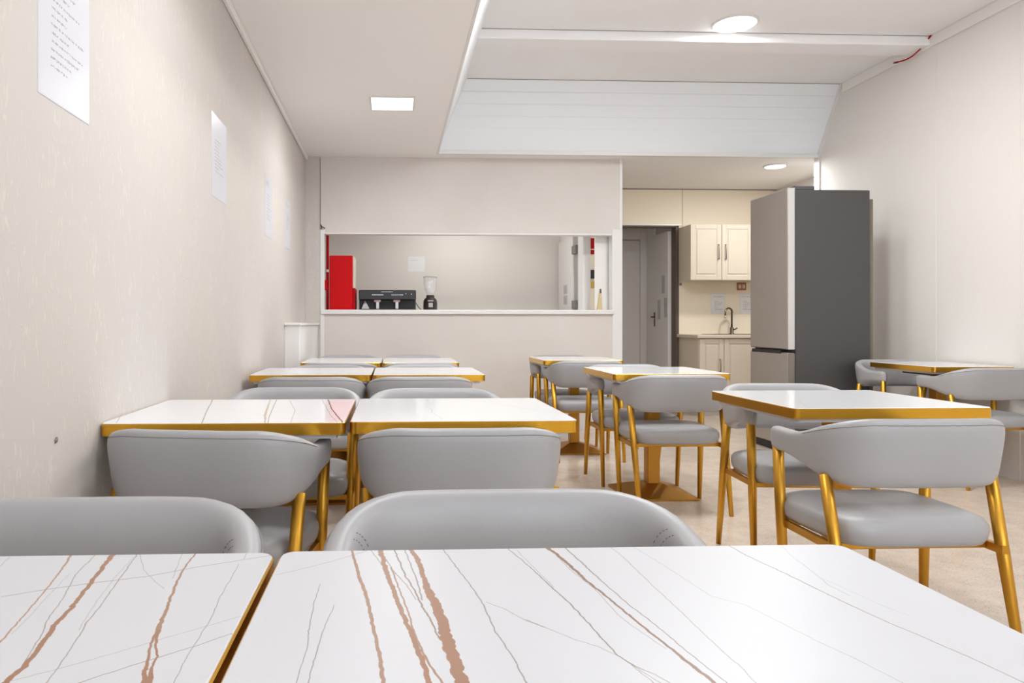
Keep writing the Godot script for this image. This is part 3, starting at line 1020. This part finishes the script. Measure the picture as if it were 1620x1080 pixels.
func rim_at(s: float) -> Vector2:
	if rim_curve == null:
		rim_curve = Curve3D.new()
		rim_curve.bake_interval = 0.004
		for i in rim.size():
			var p: Vector2 = rim[i]
			var a: Vector2 = rim[i - 1] if i > 0 else Vector2(-rim[1].x, rim[1].y)
			var b: Vector2 = rim[mini(i + 1, rim.size() - 1)]
			var t := (b - a) / 6.0
			rim_curve.add_point(Vector3(p.x, 0, p.y), Vector3(-t.x, 0, -t.y), Vector3(t.x, 0, t.y))
	var q := rim_curve.sample_baked(absf(s) * rim_curve.get_baked_length(), true)
	return Vector2(q.x * (1.0 if s >= 0.0 else -1.0), q.z)


# Point on the padded band: s from -1 (left tip) over 0 (middle of the back) to 1 (right tip), angle w round its section (0 outside, PI / 2 top).
func band_point(s: float, w: float, grow := 0.0) -> Vector3:
	var a := absf(s)
	var p := rim_at(s)
	var t := (rim_at(minf(s + 0.01, 1.0)) - rim_at(maxf(s - 0.01, -1.0))).normalized()
	var nrm := Vector2(t.y, -t.x) # away from the seat
	var top := lerpf(0.757, 0.688, smoothstep(0.27, 0.76, a))
	var low := lerpf(0.552, 0.61, smoothstep(0.35, 0.85, a))
	var thick := lerpf(0.03, 0.023, smoothstep(0.3, 0.8, a)) + grow
	var half := (top - low) * 0.5 + grow
	var mid := (top + low) * 0.5
	if a > 0.93: # rounded tip
		var e := pow(maxf(1.0 - pow((a - 0.93) / 0.07, 2.6), 0.0), 1.0 / 2.6)
		half *= lerpf(0.45, 1.0, e)
		thick *= maxf(e, 0.08)
	var cw := cos(w)
	var sw := sin(w)
	var n := thick * signf(cw) * pow(absf(cw), 0.75)
	var y := mid + half * signf(sw) * pow(absf(sw), 0.43)
	n += (y - 0.66) * lerpf(0.13, 0.05, smoothstep(0.4, 0.9, a))
	var q := p + nrm * n
	return Vector3(q.x, y, 0.2 - q.y)


func make_chair() -> Node3D:
	var o := Node3D.new()
	# seat
	var st := begin(true)
	var rings := []
	for l in [[0.03, 0.372], [0.008, 0.378], [0.0, 0.393], [-0.004, 0.415], [-0.002, 0.433], [0.008, 0.448], [0.03, 0.4575], [0.08, 0.463], [0.15, 0.465]]:
		var ring := PackedVector3Array()
		for k in 48:
			var w := TAU * k / 48
			var e := 0.42
			var x: float = (0.246 - l[0]) * signf(cos(w)) * pow(absf(cos(w)), e)
			var u: float = 0.246 + (0.216 - l[0]) * signf(sin(w)) * pow(absf(sin(w)), e)
			x *= lerpf(0.97, 1.01, (u - 0.045) / 0.405)
			ring.append(Vector3(x, l[1], 0.2 - u))
		rings.append(ring)
	loft(st, rings)
	part("seat", st, M.leather, o)
	# upholstered back that wraps round into the arms
	st = begin(true)
	rings = []
	var stations := 64
	for i in stations + 1:
		var u := -1.0 + 2.0 * i / stations
		var s := signf(u) * (1.0 - pow(1.0 - absf(u), 1.35))
		var ring := PackedVector3Array()
		for k in 24:
			ring.append(band_point(s, TAU * (k + 0.5) / 24))
		rings.append(ring)
	loft(st, rings)
	var back := part("backrest", st, M.leather, o)
	st = begin(true)
	var pts := []
	for i in 49:
		pts.append(band_point(lerpf(-0.62, 0.62, i / 48.0), 0.72, 0.0004))
	tube(st, pts, [0.0013], 6)
	part("piping", st, M.seam, back)
	st = begin()
	for side in [-1.0, 1.0]:
		for line in [0.0, 0.028]:
			for k in 12:
				var u := (k + 0.5) / 12.0
				var v := (k + 0.95) / 12.0
				var a := band_point(side * (lerpf(0.5, 0.4, u) + line), PI - lerpf(0.95, -0.8, u), 0.0003)
				var b := band_point(side * (lerpf(0.5, 0.4, v) + line), PI - lerpf(0.95, -0.8, v), 0.0003)
				tube(st, [a, b], [0.0007], 4)
	part("stitching", st, M.stitch, back).set_meta("kind", "stuff")
	# legs, each a tapering tube
	for s in [-1.0, 1.0]:
		for f in [[0.258, 0.38, 0.63, 0.238, 0.365], [0.258, 0.112, 0.58, 0.248, -0.02]]:
			st = begin(true)
			tube(st, [Vector3(s * f[0], f[2], 0.2 - f[1]), Vector3(s * lerpf(f[0], f[3], 0.4), f[2] * 0.6, 0.2 - lerpf(f[1], f[4], 0.4)), Vector3(s * f[3], 0.0, 0.2 - f[4])], [0.018, 0.0175, 0.0115], 14)
			part("leg", st, M.gold, o)
	st = begin()
	for s in [-1.0, 1.0]:
		hexa(st, [Vector3(s * 0.236, 0.352, 0.2 - 0.385), Vector3(s * 0.248, 0.352, 0.2 - 0.385), Vector3(s * 0.254, 0.352, 0.2 - 0.042), Vector3(s * 0.236, 0.352, 0.2 - 0.042),
			Vector3(s * 0.236, 0.376, 0.2 - 0.385), Vector3(s * 0.248, 0.376, 0.2 - 0.385), Vector3(s * 0.254, 0.376, 0.2 - 0.042), Vector3(s * 0.236, 0.376, 0.2 - 0.042)])
	box(st, Vector3(-0.238, 0.354, 0.2 - 0.385), Vector3(0.238, 0.376, 0.2 - 0.365), 0.003)
	box(st, Vector3(-0.238, 0.354, 0.2 - 0.12), Vector3(0.238, 0.376, 0.2 - 0.1), 0.003)
	part("seat_frame", st, M.gold, o)
	return o


func build_chairs():
	var left := "grey chairs at the left-hand pairs of tables"
	var right := "grey chairs at the right-hand single tables"
	# [x of centre, depth of the outer back, faces away from the camera, turn in degrees, label, group]
	var spots := [
		[-0.47, 1.19, false, 0.0, "grey padded chair facing the camera behind the front left table", left],
		[0.185, 1.218, false, 0.0, "grey padded chair facing the camera behind the big veined front table", left],
		[-0.488, 1.89, true, -9.0, "grey chair seen from behind, next to the wall at the second row", left],
		[0.19, 1.9, true, 0.0, "grey chair seen from behind, at the second row's plain table", left],
		[-0.41, 3.2, false, 0.0, "grey chair back showing over the far edge of the second row's wall table", left],
		[0.18, 3.13, false, 0.0, "grey chair back showing over the far edge of the second row's plain table", left],
		[-0.43, 3.78, true, 0.0, "grey chair from behind at the third row's wall table", left],
		[0.152, 3.78, true, 0.0, "grey chair from behind at the third row's table away from the wall", left],
		[-0.42, 4.88, false, 0.0, "grey chair on the far side of the third row's wall table", left],
		[0.2, 4.92, false, 0.0, "grey chair on the far side of the third row's outer table", left],
		[-0.38, 5.15, true, 0.0, "grey chair on the near side of the last row's left table", left],
		[0.21, 5.135, true, 0.0, "grey chair on the near side of the last row's right table", left],
		[-0.38, 6.42, false, 0.0, "grey chair at the last row's left table, back to the hatch wall", left],
		[0.2, 6.42, false, 0.0, "grey chair at the last row's right table, back to the hatch wall", left],
		[1.565, 2.03, true, 0.0, "grey armchair seen from behind, largest on the right", right],
		[1.765, 3.32, false, -5.0, "grey armchair facing the camera at the nearest right-hand table", right],
		[1.575, 3.85, true, 0.0, "grey armchair seen from behind at the middle right-hand table", right],
		[1.58, 4.93, false, 0.0, "grey armchair facing the camera at the middle right-hand table", right],
		[1.485, 5.37, true, 0.0, "grey armchair seen from behind at the farthest right-hand table", right],
		[1.485, 6.42, false, 0.0, "grey armchair facing the camera at the farthest right-hand table", right],
		[3.82, 4.38, true, 0.0, "grey armchair seen from behind at the right wall's table", right],
		[3.815, 5.5, false, 0.0, "grey armchair beside the fridge, facing the camera at the wall table", right],
	]
	var first: Node3D
	for s in spots:
		var o: Node3D = make_chair() if first == null else first.duplicate()
		if first == null:
			first = o
		o.name = numbered("dining_chair")
		add_child(o)
		o.position = V(s[0], s[1] + (0.2 if s[2] else -0.2), 0)
		o.rotation.y = (0.0 if s[2] else PI) + deg_to_rad(s[3])
		o.set_meta("label", s[4])
		o.set_meta("category", "chair")
		o.set_meta("group", s[5])


# ======================================================================== papers and small things
func sheet_material(w: float, h: float, sd: int, lines: Array, ground: Color) -> StandardMaterial3D:
	var k := 700.0
	var img := Image.create(int(w * k), int(h * k), false, Image.FORMAT_RGB8)
	img.fill(ground)
	rng.seed = sd
	for l in lines: # [start, end, height from the top, size], all as shares of the sheet: print too worn to read
		var x: float = l[0] * w * k
		while x < l[1] * w * k:
			var word := rng.randf_range(5, 16)
			var i := 0.0
			while i < word and x + i < l[1] * w * k:
				var hh: float = l[3] * h * k * rng.randf_range(0.45, 1.0)
				var y: float = l[2] * h * k
				if rng.randf() < 0.75:
					img.fill_rect(Rect2i(int(x + i), int(y - hh * 0.5), 1, int(maxf(hh, 1.0))), rgb(112, 110, 118))
				if rng.randf() < 0.5:
					img.fill_rect(Rect2i(int(x + i), int(y + hh * rng.randf_range(-0.5, 0.4)), 3, 1), rgb(128, 126, 132))
				i += 2.0
			x += word + 4.0
	img.generate_mipmaps()
	var m := paint(Color.WHITE, 0.28)
	m.albedo_texture = ImageTexture.create_from_image(img)
	return m


# A sheet with its print on +z of its own axes, centred, as thin as laminated paper.
func sheet(called: String, label: String, category: String, w: float, h: float, at: Vector3, turn: float, sd: int, lines: Array, group := ""):
	var o := thing(called, label, category, at, turn, group)
	var st := begin()
	var t := 0.0015
	var a := [Vector3(-w * 0.5, -h * 0.5, t), Vector3(w * 0.5, -h * 0.5, t), Vector3(w * 0.5, h * 0.5, t), Vector3(-w * 0.5, h * 0.5, t)]
	for q in [[0, 2, 1], [0, 3, 2]]:
		for i in q:
			st.set_uv(Vector2(a[i].x / w + 0.5, 0.5 - a[i].y / h))
			st.add_vertex(a[i])
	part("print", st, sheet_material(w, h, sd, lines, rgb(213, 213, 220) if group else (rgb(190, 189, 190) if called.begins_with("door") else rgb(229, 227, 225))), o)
	st = begin()
	box(st, Vector3(-w * 0.5 - 0.003, -h * 0.5 - 0.003, 0.0), Vector3(w * 0.5 + 0.003, h * 0.5 + 0.003, t - 0.0003))
	part("backing", st, M.paper_plain, o)


func text_block(x0: float, x1: float, y0: float, y1: float, n: int, size: float, sd: int) -> Array:
	rng.seed = sd
	var out := []
	for k in n:
		out.append([x0 + rng.randf_range(0.0, 0.03), lerpf(x0, x1, rng.randf_range(0.35, 1.0)), lerpf(y0, y1, k / maxf(n - 1.0, 1.0)), size])
	return out


func build_papers():
	var g := "white notices on the left wall"
	var turn := PI / 2
	var n1 := text_block(0.22, 0.9, 0.1, 0.8, 15, 0.018, 11)
	sheet("wall_notice", "largest white notice on the left wall, nearest the camera and cut by the frame", "notice", 0.285, 0.41, V(XL, 1.885, 1.785), turn, 1, n1, g)
	var n2 := text_block(0.2, 0.85, 0.3, 0.68, 10, 0.018, 12)
	sheet("wall_notice", "white notice second along the left wall, with grey print in its middle", "notice", 0.3, 0.385, V(XL, 3.535, 1.822), turn, 2, n2, g)
	var n3 := text_block(0.15, 0.75, 0.1, 0.14, 2, 0.035, 13) + text_block(0.2, 0.8, 0.3, 0.7, 8, 0.025, 14)
	sheet("wall_notice", "white notice third along the left wall, with a heading at its top", "notice", 0.3, 0.4, V(XL, 4.95, 1.815), turn, 3, n3, g)
	var n4 := text_block(0.1, 0.85, 0.08, 0.14, 2, 0.045, 15) + text_block(0.25, 0.85, 0.3, 0.62, 7, 0.035, 16)
	sheet("wall_notice", "small far white notice last along the left wall, nearest the hatch", "notice", 0.28, 0.385, V(XL, 5.845, 1.83), turn, 4, n4, g)
	sheet("blank_notice", "blank white sheet on the wall inside the serving hatch", "notice", 0.2, 0.18, V(0.29, DK, 1.735), 0.0, 5, [[0.2, 0.7, 0.25, 0.02]])
	var k1 := [[0.15, 0.9, 0.17, 0.05]] + text_block(0.22, 0.85, 0.4, 0.8, 6, 0.045, 17)
	sheet("kitchen_notice", "white notice on the kitchen wall left of the faucet", "notice", 0.165, 0.24, V(3.905, DK, 1.275), 0.0, 6, k1)
	sheet("kitchen_notice", "white notice on the kitchen wall partly hidden by the fridge", "notice", 0.17, 0.24, V(4.258, DK, 1.275), 0.0, 7, k1)
	# notices on the open white door in the lobby, and on the hatch room's door
	var d1 := text_block(0.1, 0.9, 0.1, 0.9, 9, 0.05, 18)
	sheet("door_notice", "upper notice of three on the white door in the dim doorway", "notice", 0.1, 0.22, V(3.35, 8.84, 1.52), -turn, 8, d1)
	sheet("door_notice", "lower left notice of three on the white door in the dim doorway", "notice", 0.1, 0.24, V(3.35, 8.98, 1.21), -turn, 9, d1)
	sheet("door_notice", "lower right notice of three on the white door in the dim doorway", "notice", 0.1, 0.24, V(3.35, 8.76, 1.23), -turn, 10, d1)
	sheet("door_sticker", "upper grey printed sticker on the white door inside the hatch", "sticker", 0.16, 0.1, V(1.965, 8.15, 1.42), -turn, 11, text_block(0.1, 0.9, 0.2, 0.8, 4, 0.1, 19))
	sheet("door_sticker", "lower grey printed sticker on the white door inside the hatch", "sticker", 0.16, 0.1, V(1.965, 8.15, 1.3), -turn, 12, text_block(0.1, 0.9, 0.2, 0.8, 4, 0.14, 20))


func build_small():
	var w := thing("red_wire", "loose red wire hanging from the ceiling beam at the right wall", "wire", V(XR, 5.5, HT))
	var st := begin(true)
	var pts := []
	for k in 13:
		var u := k / 12.0
		pts.append(Vector3(-0.02 - 0.05 * u, -0.002 - 0.1 * u - 0.045 * sin(PI * u), 0.11 - 0.29 * u))
	tube(st, pts, [0.0055], 8)
	part("wire", st, M.red_dark, w)
	st = begin(true)
	tube(st, [pts[12], pts[12] + Vector3(-0.01, 0.004, -0.035)], [0.008], 8)
	part("wire_end", st, paint(rgb(110, 30, 34), 0.5), w)
	var hk := thing("wall_hook", "small dark hook on the wall corner at the hatch's upper left", "hook", V(-0.675, DP - 0.012, 1.965))
	st = begin(true)
	tube(st, [Vector3(0, -0.015, 0.0), Vector3(0.004, 0.002, 0.02), Vector3(0.02, -0.008, 0.025), Vector3(0.034, -0.016, 0.02)], [0.005], 8)
	part("hook", st, M.dark, hk)
	st = begin(true)
	tube(st, [Vector3(0.0, 0.0, 0.0), Vector3(-0.006, 0.022, 0.01)], [0.005], 8)
	part("screw", st, M.dark, hk)
	var nl := thing("wall_nail", "tiny dark nail in the left wall before the second row", "nail", V(XL, 1.83, 0.745))
	st = begin(true)
	tube(st, [Vector3(0.0, -0.006, 0), Vector3(0.004, 0.0, 0), Vector3(0.005, 0.009, 0)], [0.0022, 0.003, 0.0026], 8)
	part("nail", st, M.steel, nl)
